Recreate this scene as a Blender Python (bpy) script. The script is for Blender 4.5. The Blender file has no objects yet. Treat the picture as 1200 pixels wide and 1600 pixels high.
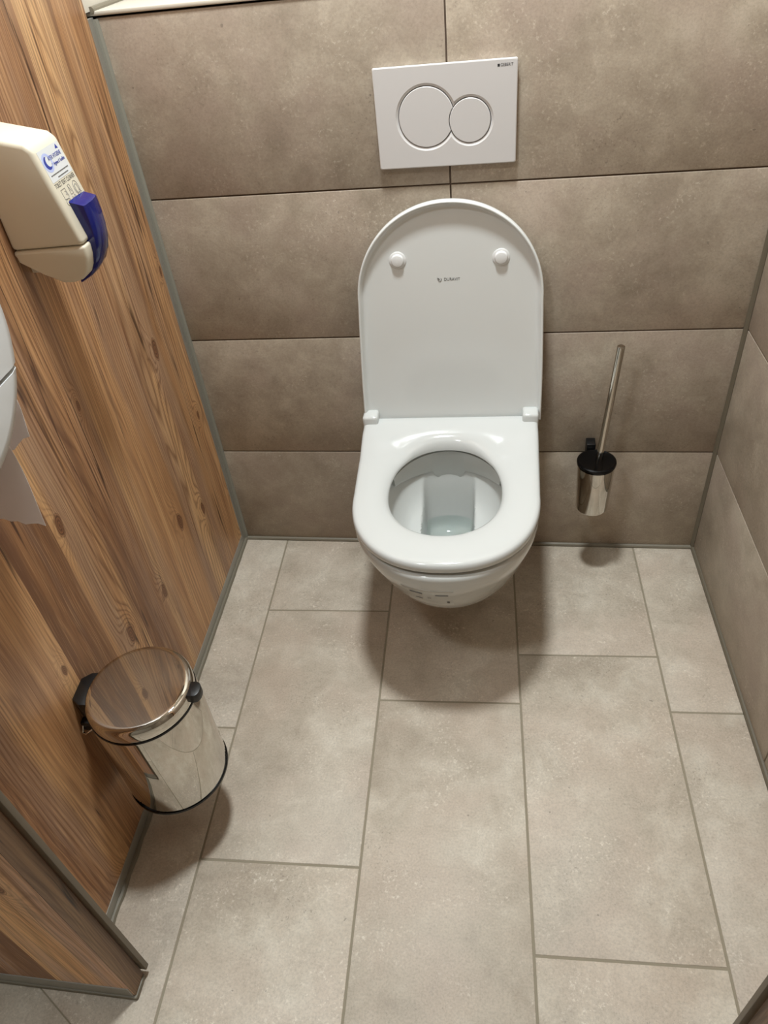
import bpy, bmesh, math, random
from mathutils import Vector, Matrix

random.seed(7)
scene = bpy.context.scene
COL = scene.collection

# ------------------------------------------------------------------ camera
cam_data = bpy.data.cameras.new('camera')
cam_data.sensor_fit = 'HORIZONTAL'
cam_data.sensor_width = 36.0
cam_data.lens = 36.0 * 1155.01 / 1200.0
cam_data.clip_start = 0.02
camera = bpy.data.objects.new('camera', cam_data)
camera.location = (0.10265, -1.42195, 1.35455)
camera.rotation_euler = (math.radians(49.039), math.radians(5.3098), math.radians(7.3863))
COL.objects.link(camera)
scene.camera = camera

# ------------------------------------------------------------------ world, light, exposure
world = bpy.data.worlds.new('world')
world.use_nodes = True
world.node_tree.nodes['Background'].inputs[0].default_value = (0.9, 0.95, 1.0, 1)
world.node_tree.nodes['Background'].inputs[1].default_value = 0.02
scene.world = world
scene.view_settings.view_transform = 'Standard'
scene.view_settings.look = 'None'
scene.view_settings.exposure = 0.80
scene.view_settings.gamma = 1.0
scene.view_settings.use_curve_mapping = False

CEIL = 2.50
LAMPS = [  # x, y, radius, watts
    (-0.03, -0.43, 0.10, 21.5),
    (-0.60, -1.40, 0.11, 6.5),
]
LAMP_COL = (0.925, 0.985, 1.0)
for i, (lx, ly, lr, lw) in enumerate(LAMPS):
    ld = bpy.data.lights.new('ceiling_lamp_light', 'AREA')
    ld.shape = 'DISK'; ld.size = 2 * lr; ld.energy = lw; ld.color = LAMP_COL
    lo = bpy.data.objects.new('ceiling_lamp_light', ld)
    lo.location = (lx, ly, CEIL - 0.012)
    COL.objects.link(lo)

# ------------------------------------------------------------------ helpers
def link(o, parent=None):
    COL.objects.link(o)
    if parent is not None:
        o.parent = parent
    return o

def tag(o, label=None, cat=None, group=None, kind=None):
    if label: o['label'] = label
    if cat: o['category'] = cat
    if group: o['group'] = group
    if kind: o['kind'] = kind
    return o

def empty(name, loc=(0, 0, 0), rz=0.0):
    o = bpy.data.objects.new(name, None)
    o.empty_display_size = 0.05
    o.location = loc; o.rotation_euler = (0, 0, rz)
    COL.objects.link(o)
    return o

def obj(name, bm, mat, parent=None, mtx=None, smooth=True, angle=35):
    bmesh.ops.recalc_face_normals(bm, faces=bm.faces)
    me = bpy.data.meshes.new(name)
    bm.to_mesh(me); bm.free()
    if mat is not None:
        me.materials.append(mat)
    if smooth:
        me.shade_smooth()
        me.set_sharp_from_angle(angle=math.radians(angle))
    o = bpy.data.objects.new(name, me)
    link(o, parent)
    if mtx is not None:
        o.matrix_local = mtx
    return o

def box(bm, x0, x1, y0, y1, z0, z1, bevel=0.0, seg=2):
    r = bmesh.ops.create_cube(bm, size=1.0)
    vs = r['verts']
    for v in vs:
        v.co = Vector(((x0 + x1) / 2 + v.co.x * (x1 - x0), (y0 + y1) / 2 + v.co.y * (y1 - y0), (z0 + z1) / 2 + v.co.z * (z1 - z0)))
    if bevel > 0:
        es = list({e for v in vs for e in v.link_edges})
        bmesh.ops.bevel(bm, geom=es, offset=bevel, segments=seg, profile=0.5, affect='EDGES')
    return bm

def loops_mesh(bm, loops, cap_first=True, cap_last=True, closed=True):
    """bridge consecutive vertex loops (equal counts) into a skin"""
    vl = [[bm.verts.new(p) for p in lp] for lp in loops]
    n = len(vl[0])
    for a, b in zip(vl[:-1], vl[1:]):
        for i in range(n if closed else n - 1):
            j = (i + 1) % n
            bm.faces.new((a[i], a[j], b[j], b[i]))
    if cap_first: bm.faces.new(list(reversed(vl[0])))
    if cap_last: bm.faces.new(vl[-1])
    return vl

def lathe(bm, prof, seg=64, c=(0, 0)):
    loops = []
    for r, z in prof:
        loops.append([(c[0] + r * math.cos(2 * math.pi * k / seg), c[1] + r * math.sin(2 * math.pi * k / seg), z) for k in range(seg)])
    loops_mesh(bm, loops, prof[0][0] > 1e-6, prof[-1][0] > 1e-6)
    bmesh.ops.remove_doubles(bm, verts=bm.verts, dist=1e-6)

def tube(bm, pts, r, seg=14, closed=False):
    pts = [Vector(p) for p in pts]
    n = len(pts); loops = []
    up = Vector((0.31, 0.2, 0.93)).normalized()
    for i, p in enumerate(pts):
        if closed:
            t = (pts[(i + 1) % n] - pts[i - 1]).normalized()
        else:
            t = (pts[min(i + 1, n - 1)] - pts[max(i - 1, 0)]).normalized()
        a = t.cross(up)
        if a.length < 1e-4: a = t.cross(Vector((1, 0, 0)))
        a.normalize(); b = t.cross(a)
        loops.append([p + a * r * math.cos(2 * math.pi * k / seg) + b * r * math.sin(2 * math.pi * k / seg) for k in range(seg)])
    if closed:
        loops.append(loops[0])
        loops_mesh(bm, loops, False, False)
        bmesh.ops.remove_doubles(bm, verts=bm.verts, dist=1e-6)
    else:
        loops_mesh(bm, loops)

def prism_y(bm, prof, y0, y1, bevel=0.0, seg=3):
    """profile in (x,z), extruded along y"""
    a = [bm.verts.new((x, y0, z)) for x, z in prof]
    b = [bm.verts.new((x, y1, z)) for x, z in prof]
    n = len(prof)
    bm.faces.new(a); bm.faces.new(list(reversed(b)))
    rims = []
    for i in range(n):
        j = (i + 1) % n
        bm.faces.new((a[j], a[i], b[i], b[j]))
        rims.append(bm.edges.get((a[i], a[j]))); rims.append(bm.edges.get((b[i], b[j])))
    if bevel > 0:
        for i in range(n):
            p0, p1, p2 = Vector(prof[i - 1]), Vector(prof[i]), Vector(prof[(i + 1) % n])
            if (p1 - p0).angle(p2 - p1) > 0.6:
                rims.append(bm.edges.get((a[i], b[i])))
        bmesh.ops.bevel(bm, geom=rims, offset=bevel, segments=seg, profile=0.5, affect='EDGES', clamp_overlap=True)

def clip(poly, p, n):
    """Sutherland-Hodgman: keep the side of the line through p where (q-p).n <= 0"""
    out = []
    for i, a in enumerate(poly):
        b = poly[(i + 1) % len(poly)]
        da = (a[0] - p[0]) * n[0] + (a[1] - p[1]) * n[1]
        db = (b[0] - p[0]) * n[0] + (b[1] - p[1]) * n[1]
        if da <= 0: out.append(a)
        if (da < 0 < db) or (db < 0 < da):
            t = da / (da - db)
            out.append((a[0] + (b[0] - a[0]) * t, a[1] + (b[1] - a[1]) * t))
    return out

def tile_piece(poly, thick, bev, mat, parent, basis, name='tile'):
    """poly in plane coordinates (u,v); basis(u,v,w)->world; w = height above plane. One bevelled tile."""
    cx = sum(p[0] for p in poly) / len(poly); cy = sum(p[1] for p in poly) / len(poly)
    bm = bmesh.new()
    def inset(d):
        res = []
        n = len(poly)
        for i in range(n):
            p0, p1, p2 = Vector(poly[i - 1]), Vector(poly[i]), Vector(poly[(i + 1) % n])
            e1 = (p1 - p0).normalized(); e2 = (p2 - p1).normalized()
            n1 = Vector((-e1.y, e1.x)); n2 = Vector((-e2.y, e2.x))
            m = (n1 + n2)
            m = m / max(0.2, m.dot(n1)) if m.length > 1e-6 else n1
            res.append(p1 + m * d)
        return res
    area = sum(poly[i - 1][0] * poly[i][1] - poly[i][0] * poly[i - 1][1] for i in range(len(poly)))
    sgn = 1 if area > 0 else -1
    lv = [(0.0, 0.0), (0.0, thick - bev), (bev * 0.35 * sgn, thick - bev * 0.3), (bev * sgn, thick)]
    loops = []
    for d, h in lv:
        loops.append([(p[0] - cx, p[1] - cy, h) for p in inset(d)])
    loops_mesh(bm, loops)
    O = Vector(basis(cx, cy, 0)); U = Vector(basis(cx + 1, cy, 0)) - O; V = Vector(basis(cx, cy + 1, 0)) - O; W = Vector(basis(cx, cy, 1)) - O
    M = Matrix(((U.x, V.x, W.x, O.x), (U.y, V.y, W.y, O.y), (U.z, V.z, W.z, O.z), (0, 0, 0, 1)))
    return obj(name, bm, mat, parent, M, angle=60)

def text(name, body, size, mtx, mat, parent, align='LEFT', extrude=0.0001, shear=0.0, xs=1.0):
    cu = bpy.data.curves.new(name, 'FONT')
    cu.body = body; cu.size = size; cu.extrude = extrude; cu.align_x = align; cu.align_y = 'CENTER'; cu.shear = shear
    t = bpy.data.objects.new(name + '_tmp', cu)
    COL.objects.link(t)
    dg = bpy.context.evaluated_depsgraph_get(); dg.update()
    me = bpy.data.meshes.new_from_object(t.evaluated_get(dg))
    bpy.data.objects.remove(t); bpy.data.curves.remove(cu)
    me.name = name
    for v in me.vertices: v.co.x *= xs
    me.materials.clear(); me.materials.append(mat)
    o = bpy.data.objects.new(name, me)
    link(o, parent); o.matrix_local = mtx
    return o

def frame(o, x, y, z):
    x, y, z, o = Vector(x), Vector(y), Vector(z), Vector(o)
    return Matrix(((x.x, y.x, z.x, o.x), (x.y, y.y, z.y, o.y), (x.z, y.z, z.z, o.z), (0, 0, 0, 1)))

# ------------------------------------------------------------------ materials
def s2l(c):
    return tuple(((v / 255) / 12.92 if v / 255 <= 0.04045 else ((v / 255 + 0.055) / 1.055) ** 2.4) for v in c) + (1.0,)

class NT:
    def __init__(self, name):
        self.m = bpy.data.materials.new(name); self.m.use_nodes = True
        self.t = self.m.node_tree; self.b = self.t.nodes['Principled BSDF']
    def n(self, typ, **kw):
        nd = self.t.nodes.new(typ)
        for k, v in kw.items():
            if k == 'ins':
                for kk, vv in v.items():
                    if isinstance(vv, bpy.types.NodeSocket): self.t.links.new(vv, nd.inputs[kk])
                    else: nd.inputs[kk].default_value = vv
            else: setattr(nd, k, v)
        return nd
    def math(self, op, a, b=None, c=None, clamp=False):
        ins = {0: a}
        if b is not None: ins[1] = b
        if c is not None: ins[2] = c
        return self.n('ShaderNodeMath', operation=op, use_clamp=clamp, ins=ins).outputs[0]
    def mix(self, f, a, b, blend='MIX'):
        nd = self.n('ShaderNodeMix', data_type='RGBA', blend_type=blend)
        for k, v in ((0, f), (6, a), (7, b)):
            if isinstance(v, bpy.types.NodeSocket): self.t.links.new(v, nd.inputs[k])
            else: nd.inputs[k].default_value = v
        return nd.outputs[2]
    def ramp(self, f, stops, interp='LINEAR'):
        nd = self.n('ShaderNodeValToRGB', ins={0: f})
        cr = nd.color_ramp; cr.interpolation = interp
        while len(cr.elements) < len(stops): cr.elements.new(0.5)
        for e, (p, c) in zip(cr.elements, stops):
            e.position = p; e.color = c if len(c) == 4 else tuple(c) + (1,)
        return nd.outputs[0]
    def noise(self, vec, scale, detail=3, rough=0.5, dist=0.0, dims='3D'):
        return self.n('ShaderNodeTexNoise', noise_dimensions=dims, ins={'Vector': vec, 'Scale': scale, 'Detail': detail, 'Roughness': rough, 'Distortion': dist}).outputs[0]
    def set(self, **kw):
        for k, v in kw.items():
            k = k.replace('_', ' ')
            if isinstance(v, bpy.types.NodeSocket): self.t.links.new(v, self.b.inputs[k])
            else: self.b.inputs[k].default_value = v
    def bump(self, h, strength, dist):
        nd = self.n('ShaderNodeBump', ins={'Height': h, 'Strength': strength, 'Distance': dist})
        self.t.links.new(nd.outputs[0], self.b.inputs['Normal'])

def plain(name, rgb, rough=0.5, metal=0.0, **kw):
    m = NT(name); m.set(Base_Color=s2l(rgb), Roughness=rough, Metallic=metal)
    for k, v in kw.items(): m.set(**{k: v})
    return m.m

def tile_mat(name, c_dark, c_mid, c_light, warm, stain=0.6):
    m = NT(name)
    tc = m.n('ShaderNodeTexCoord').outputs['Object']
    rnd = m.n('ShaderNodeObjectInfo').outputs['Random']
    off = m.n('ShaderNodeCombineXYZ', ins={0: m.math('MULTIPLY', rnd, 37.0), 1: m.math('MULTIPLY', rnd, 91.0), 2: m.math('MULTIPLY', rnd, 13.0)}).outputs[0]
    v = m.n('ShaderNodeVectorMath', operation='ADD', ins={0: tc, 1: off}).outputs[0]
    big = m.noise(v, 4.2, 5, 0.6, 0.4)
    mid = m.noise(v, 17.0, 7, 0.68, 0.4)
    fine = m.noise(v, 260.0, 4, 0.7)
    mott = m.math('ADD', m.math('MULTIPLY', big, 0.55), m.math('MULTIPLY', mid, 0.45))
    col = m.ramp(mott, [(0.37, s2l(c_dark)), (0.5, s2l(c_mid)), (0.62, s2l(c_light))])
    hue = m.noise(v, 6.0, 3, 0.5)
    col = m.mix(m.math('MULTIPLY', m.ramp(hue, [(0.44, (0, 0, 0)), (0.62, (1, 1, 1))]), 0.45), col, s2l(warm))
    # fine sandy grain everywhere, pale worn flecks and dark pores in patches
    gr = m.ramp(fine, [(0.3, (0.83, 0.83, 0.83)), (0.5, (1, 1, 1)), (0.72, (1.13, 1.13, 1.12))])
    col = m.mix(stain, col, gr, 'MULTIPLY')
    zone = m.ramp(m.noise(v, 9.0, 5, 0.65, 0.5), [(0.48, (0, 0, 0)), (0.62, (1, 1, 1))])
    fl = m.math('MULTIPLY', m.ramp(m.noise(v, 150.0, 4, 0.7), [(0.55, (0, 0, 0)), (0.68, (1, 1, 1))]), zone)
    col = m.mix(m.math('MULTIPLY', fl, 0.7 * stain), col, s2l(tuple(min(255, c + 24) for c in c_light)))
    patch = m.ramp(m.noise(v, 7.0, 4, 0.6), [(0.50, (0, 0, 0)), (0.64, (1, 1, 1))])
    dk = m.math('MULTIPLY', m.ramp(m.noise(v, 190.0, 3, 0.6), [(0.60, (0, 0, 0)), (0.70, (1, 1, 1))]), patch)
    col = m.mix(m.math('MULTIPLY', dk, 0.55 * stain), col, s2l(tuple(c * 0.68 for c in c_dark)))
    pit = m.ramp(m.noise(v, 75.0, 2, 0.5), [(0.755, (0, 0, 0)), (0.78, (1, 1, 1))])
    col = m.mix(m.math('MULTIPLY', pit, 0.5), col, s2l(tuple(c * 0.6 for c in c_dark)))
    tone = m.math('MULTIPLY_ADD', rnd, 0.10, 0.95)
    col = m.mix(1.0, col, m.n('ShaderNodeCombineColor', ins={0: tone, 1: tone, 2: tone}).outputs[0], 'MULTIPLY')
    m.set(Base_Color=col, Roughness=m.math('MULTIPLY_ADD', mid, 0.25, 0.42))
    m.bump(m.math('ADD', m.math('MULTIPLY', fine, 0.5), mid), 0.15, 0.0015)
    return m.m

def wood_mat(name, gain=1.0, pink=0.0):
    m = NT(name)
    tc = m.n('ShaderNodeTexCoord').outputs['Object']
    sep = m.n('ShaderNodeSeparateXYZ', ins={0: tc})
    rnd = m.math('MULTIPLY', m.n('ShaderNodeObjectInfo').outputs['Random'], 7.0)
    x = m.math('ADD', m.math('ADD', sep.outputs[0], sep.outputs[1]), rnd)
    z = m.math('ADD', sep.outputs[2], m.math('MULTIPLY', rnd, 3.1))
    def vec(sx, sz, px=None, w=0.0):
        return m.n('ShaderNodeCombineXYZ', ins={0: m.math('MULTIPLY', px or x, sx), 1: m.math('MULTIPLY', z, sz), 2: w}).outputs[0]
    warp = m.math('SUBTRACT', m.noise(vec(4.0, 1.1), 1.0, 3, 0.5), 0.5)
    # knots: sparse voronoi cells, stretched along the grain
    kv = m.n('ShaderNodeTexVoronoi', voronoi_dimensions='2D', ins={'Vector': vec(6.6, 3.1, m.math('ADD', x, m.math('MULTIPLY', m.math('SUBTRACT', m.noise(vec(30.0, 22.0, None, 5.0), 1.0, 2), 0.5), 0.016))), 'Scale': 1.0, 'Randomness': 1.0})
    kd = kv.outputs['Distance']
    pick = m.n('ShaderNodeSeparateColor', ins={0: kv.outputs['Color']})
    ksize = m.math('MULTIPLY_ADD', pick.outputs[1], 0.06, 0.03)
    on = m.math('GREATER_THAN', pick.outputs[0], 0.42)
    kn = m.math('DIVIDE', kd, ksize)                       # 1 at the knot's edge
    pull = m.math('MULTIPLY', m.math('POWER', 2.718, m.math('MULTIPLY', m.math('MULTIPLY', kn, kn), -0.22)), on)
    xw = m.math('ADD', x, m.math('MULTIPLY', warp, 0.07))
    # boards printed side by side
    bid = m.math('FLOOR', m.math('DIVIDE', m.math('ADD', x, m.math('MULTIPLY', warp, 0.02)), 0.105))
    bw = m.n('ShaderNodeTexWhiteNoise', noise_dimensions='1D', ins={'W': bid}).outputs[0]
    tone = m.noise(vec(13.0, 0.5, xw, bid), 1.0, 4, 0.55)
    tsum = m.math('ADD', m.math('MULTIPLY', tone, 0.95), m.math('MULTIPLY', bw, 0.22))
    col = m.ramp(tsum, [(0.40, s2l((112, 78, 54))), (0.52, s2l((152, 110, 74))), (0.62, s2l((184, 140, 97))), (0.76, s2l((206, 166, 120)))])
    grey = m.ramp(m.noise(vec(15.0, 0.7, xw, 4.0), 1.0, 3), [(0.48, (0, 0, 0)), (0.62, (1, 1, 1))])
    col = m.mix(m.math('MULTIPLY', grey, 0.6 + 0.25 * pink), col, s2l((150, 124, 106) if not pink else (170, 144, 132)))
    # growth rings: contour lines of a stretched field, bent round the knots
    field = m.math('ADD', m.math('ADD', m.math('MULTIPLY', m.noise(vec(9.0, 0.8, xw, 2.0), 1.0, 1, 0.4), 1.3), m.math('MULTIPLY', pull, 0.30)), m.math('MULTIPLY', x, 6.5))
    rg = m.math('FRACT', m.math('MULTIPLY', field, 19.0))
    ring = m.ramp(rg, [(0.0, (0.25, 0.25, 0.25)), (0.45, (0.0, 0.0, 0.0)), (0.86, (1, 1, 1)), (1.0, (0.3, 0.3, 0.3))])
    rmask = m.ramp(m.noise(vec(8.0, 0.7, None, 9.0), 1.0, 2), [(0.36, (0.3, 0.3, 0.3)), (0.56, (1, 1, 1))])
    col = m.mix(m.math('MULTIPLY', m.math('MULTIPLY', ring, rmask), 0.72), col, s2l((98, 62, 38)))
    # fine grain lines
    g1 = m.noise(vec(330.0, 4.0, xw), 1.0, 3, 0.6)
    col = m.mix(m.math('MULTIPLY', m.ramp(g1, [(0.46, (0, 0, 0)), (0.64, (1, 1, 1))]), 0.5), col, s2l((112, 74, 46)))
    g2 = m.noise(vec(420.0, 9.0, xw, 7.0), 1.0, 2, 0.5)
    col = m.mix(m.math('MULTIPLY', m.ramp(g2, [(0.52, (0, 0, 0)), (0.7, (1, 1, 1))]), 0.3), col, s2l((216, 174, 128)))
    # dark cracks and pitch streaks
    ck = m.noise(vec(48.0, 2.2, xw, 3.0), 1.0, 4, 0.62)
    col = m.mix(m.math('MULTIPLY', m.ramp(ck, [(0.645, (0, 0, 0)), (0.69, (1, 1, 1))]), 0.9), col, s2l((58, 34, 22)))
    fis = m.math('ABSOLUTE', m.math('SUBTRACT', m.noise(vec(17.0, 0.55, xw, 11.0), 1.0, 3, 0.55), 0.5))
    fmask = m.ramp(m.noise(vec(9.0, 2.2, None, 13.0), 1.0, 3), [(0.50, (0, 0, 0)), (0.60, (1, 1, 1))])
    col = m.mix(m.math('MULTIPLY', m.math('MULTIPLY', m.ramp(fis, [(0.004, (1, 1, 1)), (0.014, (0, 0, 0))]), fmask), 0.85), col, s2l((56, 32, 21)))
    sm_ = m.noise(vec(22.0, 0.9, xw, 6.0), 1.0, 3, 0.6)
    col = m.mix(m.math('MULTIPLY', m.ramp(sm_, [(0.54, (0, 0, 0)), (0.66, (1, 1, 1))]), 0.7), col, s2l((98, 66, 47)))
    # knots
    kc = m.math('MULTIPLY', m.ramp(kn, [(0.75, (1, 1, 1)), (1.05, (0, 0, 0))]), on)
    kin = m.math('FRACT', m.math('MULTIPLY', kn, 3.2))
    kcol = m.mix(kin, s2l((62, 36, 23)), s2l((132, 88, 58)))
    col = m.mix(m.math('MULTIPLY', kc, 0.9), col, kcol)
    halo = m.math('MULTIPLY', m.ramp(kn, [(0.9, (0, 0, 0)), (1.05, (1, 1, 1)), (1.5, (0, 0, 0))]), on)
    col = m.mix(m.math('MULTIPLY', halo, 0.75), col, s2l((62, 36, 22)))
    if gain != 1.0:
        col = m.mix(1.0, col, (gain, gain, gain, 1), 'MULTIPLY')
    m.set(Base_Color=col, Roughness=m.math('MULTIPLY_ADD', g1, 0.2, 0.36))
    m.bump(m.math('ADD', g1, m.math('MULTIPLY', ring, -0.3)), 0.10, 0.0008)
    return m.m

MAT = {}
MAT['wall_tile'] = tile_mat('wall_tile', (146, 133, 117), (165, 152, 135), (183, 171, 154), (168, 150, 137), 0.85)
MAT['floor_tile'] = tile_mat('floor_tile', (168, 156, 140), (186, 175, 159), (204, 195, 180), (191, 174, 158), 1.0)
MAT['floor_grout'] = plain('floor_grout', (143, 134, 116), 0.85)
MAT['wall_grout'] = plain('wall_grout', (92, 77, 64), 0.85)
MAT['silicone'] = plain('silicone', (118, 111, 96), 0.5)
MAT['silicone_grey'] = plain('silicone_grey', (132, 130, 119), 0.5)
MAT['silicone_dark'] = plain('silicone_dark', (102, 94, 79), 0.5)
MAT['wood'] = wood_mat('larch_laminate', 1.2)
MAT['wood_front_lit'] = wood_mat('larch_laminate_front_lit', 1.75, 1.0)  # same laminate, brightened and pinked: corridor light painted into the colour
MAT['wood_edge_shaded'] = wood_mat('larch_edge_band_shaded', 0.42)  # dark olive-brown edge, darkened further in colour to look less lit
MAT['alu'] = plain('anodised_aluminium', (164, 162, 154), 0.38, 0.55)
MAT['ceramic'] = plain('glazed_ceramic', (204, 206, 203), 0.07, 0.0, Specular_IOR_Level=0.6)
MAT['seat_white'] = plain('duroplast_white', (206, 208, 206), 0.10, 0.0)
MAT['lid_white'] = plain('lid_white', (222, 224, 222), 0.16, 0.0)
MAT['bumper'] = plain('bumper_white', (226, 226, 225), 0.25)
MAT['print_dark'] = plain('dark_print', (44, 44, 46), 0.5)
MAT['print_grey'] = plain('grey_print', (104, 104, 102), 0.5)
MAT['plate_white'] = plain('plate_white', (208, 206, 205), 0.3)
MAT['gap_black'] = plain('gap_black', (20, 20, 20), 0.7)
MAT['chrome'] = plain('polished_steel', (206, 202, 194), 0.035, 1.0)
MAT['brushed'] = plain('satin_steel', (196, 190, 180), 0.12, 1.0)
MAT['black'] = plain('black_plastic', (14, 14, 15), 0.38)
MAT['black_gloss'] = plain('black_gloss', (4, 4, 5), 0.2, 0.0, Specular_IOR_Level=0.3)
MAT['cream'] = plain('cream_plastic', (218, 210, 190), 0.36)
MAT['blue'] = plain('blue_plastic', (18, 28, 108), 0.1)
MAT['blue_print'] = plain('blue_print', (46, 60, 150), 0.5)
MAT['blue_pale'] = plain('pale_blue_print', (176, 186, 226), 0.5)
MAT['white_abs'] = plain('white_abs', (216, 218, 219), 0.14)
MAT['ledge'] = plain('ledge_white', (206, 200, 187), 0.35)
MAT['plaster'] = plain('plaster', (200, 194, 182), 0.8)
MAT['stop'] = plain('brown_door_stop', (112, 102, 86), 0.45)
MAT['ceiling'] = plain('ceiling_white', (205, 203, 198), 0.85)
MAT['paint_dark'] = plain('taupe_paint', (150, 141, 128), 0.7)
# paper with a little light through it
pm = NT('tissue'); pm.set(Base_Color=s2l((246, 241, 240)), Roughness=0.9)
ptr = pm.n('ShaderNodeBsdfTranslucent', ins={0: s2l((246, 241, 240))})
pmx = pm.n('ShaderNodeMixShader', ins={0: 0.5, 1: pm.b.outputs[0], 2: ptr.outputs[0]})
pm.t.links.new(pmx.outputs[0], pm.t.nodes['Material Output'].inputs[0])
MAT['paper'] = pm.m
# water
wm = NT('water'); wm.set(Base_Color=(0.92, 0.97, 0.96, 1), Roughness=0.02, Transmission_Weight=1.0, IOR=1.33)
MAT['water'] = wm.m
# lamp diffuser
em = NT('lamp_diffuser'); em.set(Base_Color=(0.9, 0.9, 0.88, 1), Emission_Color=LAMP_COL + (1,), Emission_Strength=6.0)
MAT['diffuser'] = em.m

# ------------------------------------------------------------------ the setting
YF = -2.7        # wall behind the camera
XL = -1.45       # far left wall beyond the partition
def xr(y): return 0.5790 - 0.0415 * y       # right wall line
def xl(y): return -0.5950 - 0.0276 * y      # face of the left partition's profile
ROWS = [0.0, 0.2966, 0.6029, 0.9087, 1.2135]
LEDGE = 1.2135
J = 0.003

# floor: screed + tiles laid in a grid turned slightly against the back wall
bm = bmesh.new(); box(bm, XL, xr(YF), YF, 0.0, -0.10, -0.0012)
floor = obj('floor', bm, MAT['floor_grout'], smooth=False)
tag(floor, 'beige stone look floor tiles with grey grout', kind='structure')
A = 0.035953; GX = -5.20136; GW = 0.3025; GL = 0.6122
ca, sa = math.cos(A), math.sin(A)
def fb(u, v, w): return (u * ca - v * sa + 4.73, u * sa + v * ca, w - 0.009)
starts = {-3: -0.20, -2: -0.07, -1: -0.33, 0: -0.4054, 1: -0.0717, 2: -0.3263, 3: -0.1970, 4: -0.3379}
inv = lambda x, y: ((x - 4.73) * ca + y * sa, -(x - 4.73) * sa + y * ca)
def world_half(poly, p, n):   # clip by a world line
    q = inv(*p); d = (n[0] * ca + n[1] * sa, -n[0] * sa + n[1] * ca)
    return clip(poly, q, d)
for c in range(-3, 5):
    x0 = GX + (c - 1) * GW + 0.002; x1 = GX + c * GW - 0.002
    if c == 4: x1 = x0 + 0.29
    for k in range(-2, 6):
        y1 = starts[c] - k * GL - 0.002; y0 = y1 - GL + 0.004
        poly = [(x0, y0), (x1, y0), (x1, y1), (x0, y1)]
        poly = world_half(poly, (0, -0.007), (0, 1))
        if len(poly) > 2: poly = world_half(poly, (xr(0) - 0.006, 0), (1, 0.0415))
        if len(poly) > 2: poly = world_half(poly, (0, YF + 0.004), (0, -1))
        if len(poly) > 2: poly = world_half(poly, (XL + 0.004, 0), (-1, 0))
        if len(poly) < 3: continue
        pieces = [poly]
        cw = [fb(p[0], p[1], 0) for p in poly]
        if c == 0 and min(p[1] for p in cw) < -1.15 < max(p[1] for p in cw):   # tile with a slanting cut outside the door
            pa, pb = Vector((-0.6422, -1.1068)), Vector((-0.573, -1.147)); d = (pb - pa).normalized(); nn = Vector((-d.y, d.x))
            pieces = [world_half(poly, pa - nn * 0.0009, nn), world_half(poly, pa + nn * 0.0009, -nn)]
        for pc in pieces:
            if len(pc) < 3: continue
            # drop doubles
            qq = [pc[i] for i in range(len(pc)) if (Vector(pc[i]) - Vector(pc[i - 1])).length > 1e-4]
            if len(qq) < 3: continue
            dz = random.uniform(-0.0003, 0.0)
            tile_piece(qq, 0.009 + dz, 0.0012, MAT['floor_tile'], floor, fb)

# back wall: pre-wall with tiles, ledge on top, plaster above
bm = bmesh.new(); box(bm, -0.62, 0.60, 0.0035, 0.20, 0.0, LEDGE - 0.004)
wall_back = obj('wall_back', bm, MAT['wall_grout'], smooth=False)
tag(wall_back, 'low back wall in taupe stone look tiles', kind='structure')
def wb(u, v, w): return (u, 0.008 - w, v)
for r in range(4):
    for (xa, xb) in ((-0.5985, 0.0005 - J / 2), (0.0005 + J / 2, 0.5995)):
        z0 = ROWS[r] + (J / 2 if r else 0.004); z1 = ROWS[r + 1] - (J / 2 if r < 3 else 0.003)
        xa2 = max(xa, -0.592); xb2 = min(xb, 0.577)
        tile_piece([(xa2, z0), (xb2, z0), (xb2, z1), (xa2, z1)], 0.008 - random.uniform(0, 0.0004), 0.0012, MAT['wall_tile'], wall_back, wb)
bm = bmesh.new(); tube(bm, [(-0.59, -0.001, 0.001), (0.575, -0.001, 0.001)], 0.0065, 10)
obj('silicone_joint', bm, MAT['silicone'], wall_back)
bm = bmesh.new(); tube(bm, [(-0.5945, 0.0010, 0.004), (-0.5945, 0.0010, LEDGE - 0.004)], 0.0075, 10)
obj('silicone_joint', bm, MAT['silicone_grey'], wall_back)
bm = bmesh.new(); tube(bm, [(0.5785, -0.0005, 0.004), (0.5785, -0.0005, LEDGE - 0.004)], 0.007, 10)
obj('silicone_joint', bm, MAT['silicone_dark'], wall_back)

bm = bmesh.new(); box(bm, -0.66, 0.585, -0.003, 0.21, LEDGE + 0.0005, LEDGE + 0.0075, 0.002, 2)
ledge = obj('trim_1', bm, MAT['ledge']); tag(ledge, 'cream white ledge capping the tiled back wall', kind='structure')
bm = bmesh.new(); tube(bm, [(-0.5945, -0.004, LEDGE + 0.009), (-0.5945, 0.2, LEDGE + 0.008)], 0.0055, 10)
obj('silicone_joint', bm, MAT['silicone'], ledge)
bm = bmesh.new(); box(bm, XL, 0.70, 0.205, 0.30, LEDGE + 0.0076, CEIL)
o = obj('wall_back_upper', bm, MAT['plaster'], smooth=False); tag(o, 'cream plaster wall above the ledge', kind='structure')
bm = bmesh.new(); box(bm, XL, -0.625, 0.0, 0.20, 0.0, CEIL)
o = obj('wall_back_left', bm, MAT['plaster'], smooth=False); tag(o, 'cream plaster wall beyond the wooden partition', kind='structure')
bm = bmesh.new(); box(bm, -0.6235, -0.5965, -0.0215, 0.204, LEDGE + 0.0076, CEIL)
o = obj('wall_niche', bm, MAT['plaster'], smooth=False); tag(o, 'cream plaster cheek at the left end of the ledge', kind='structure')

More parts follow.
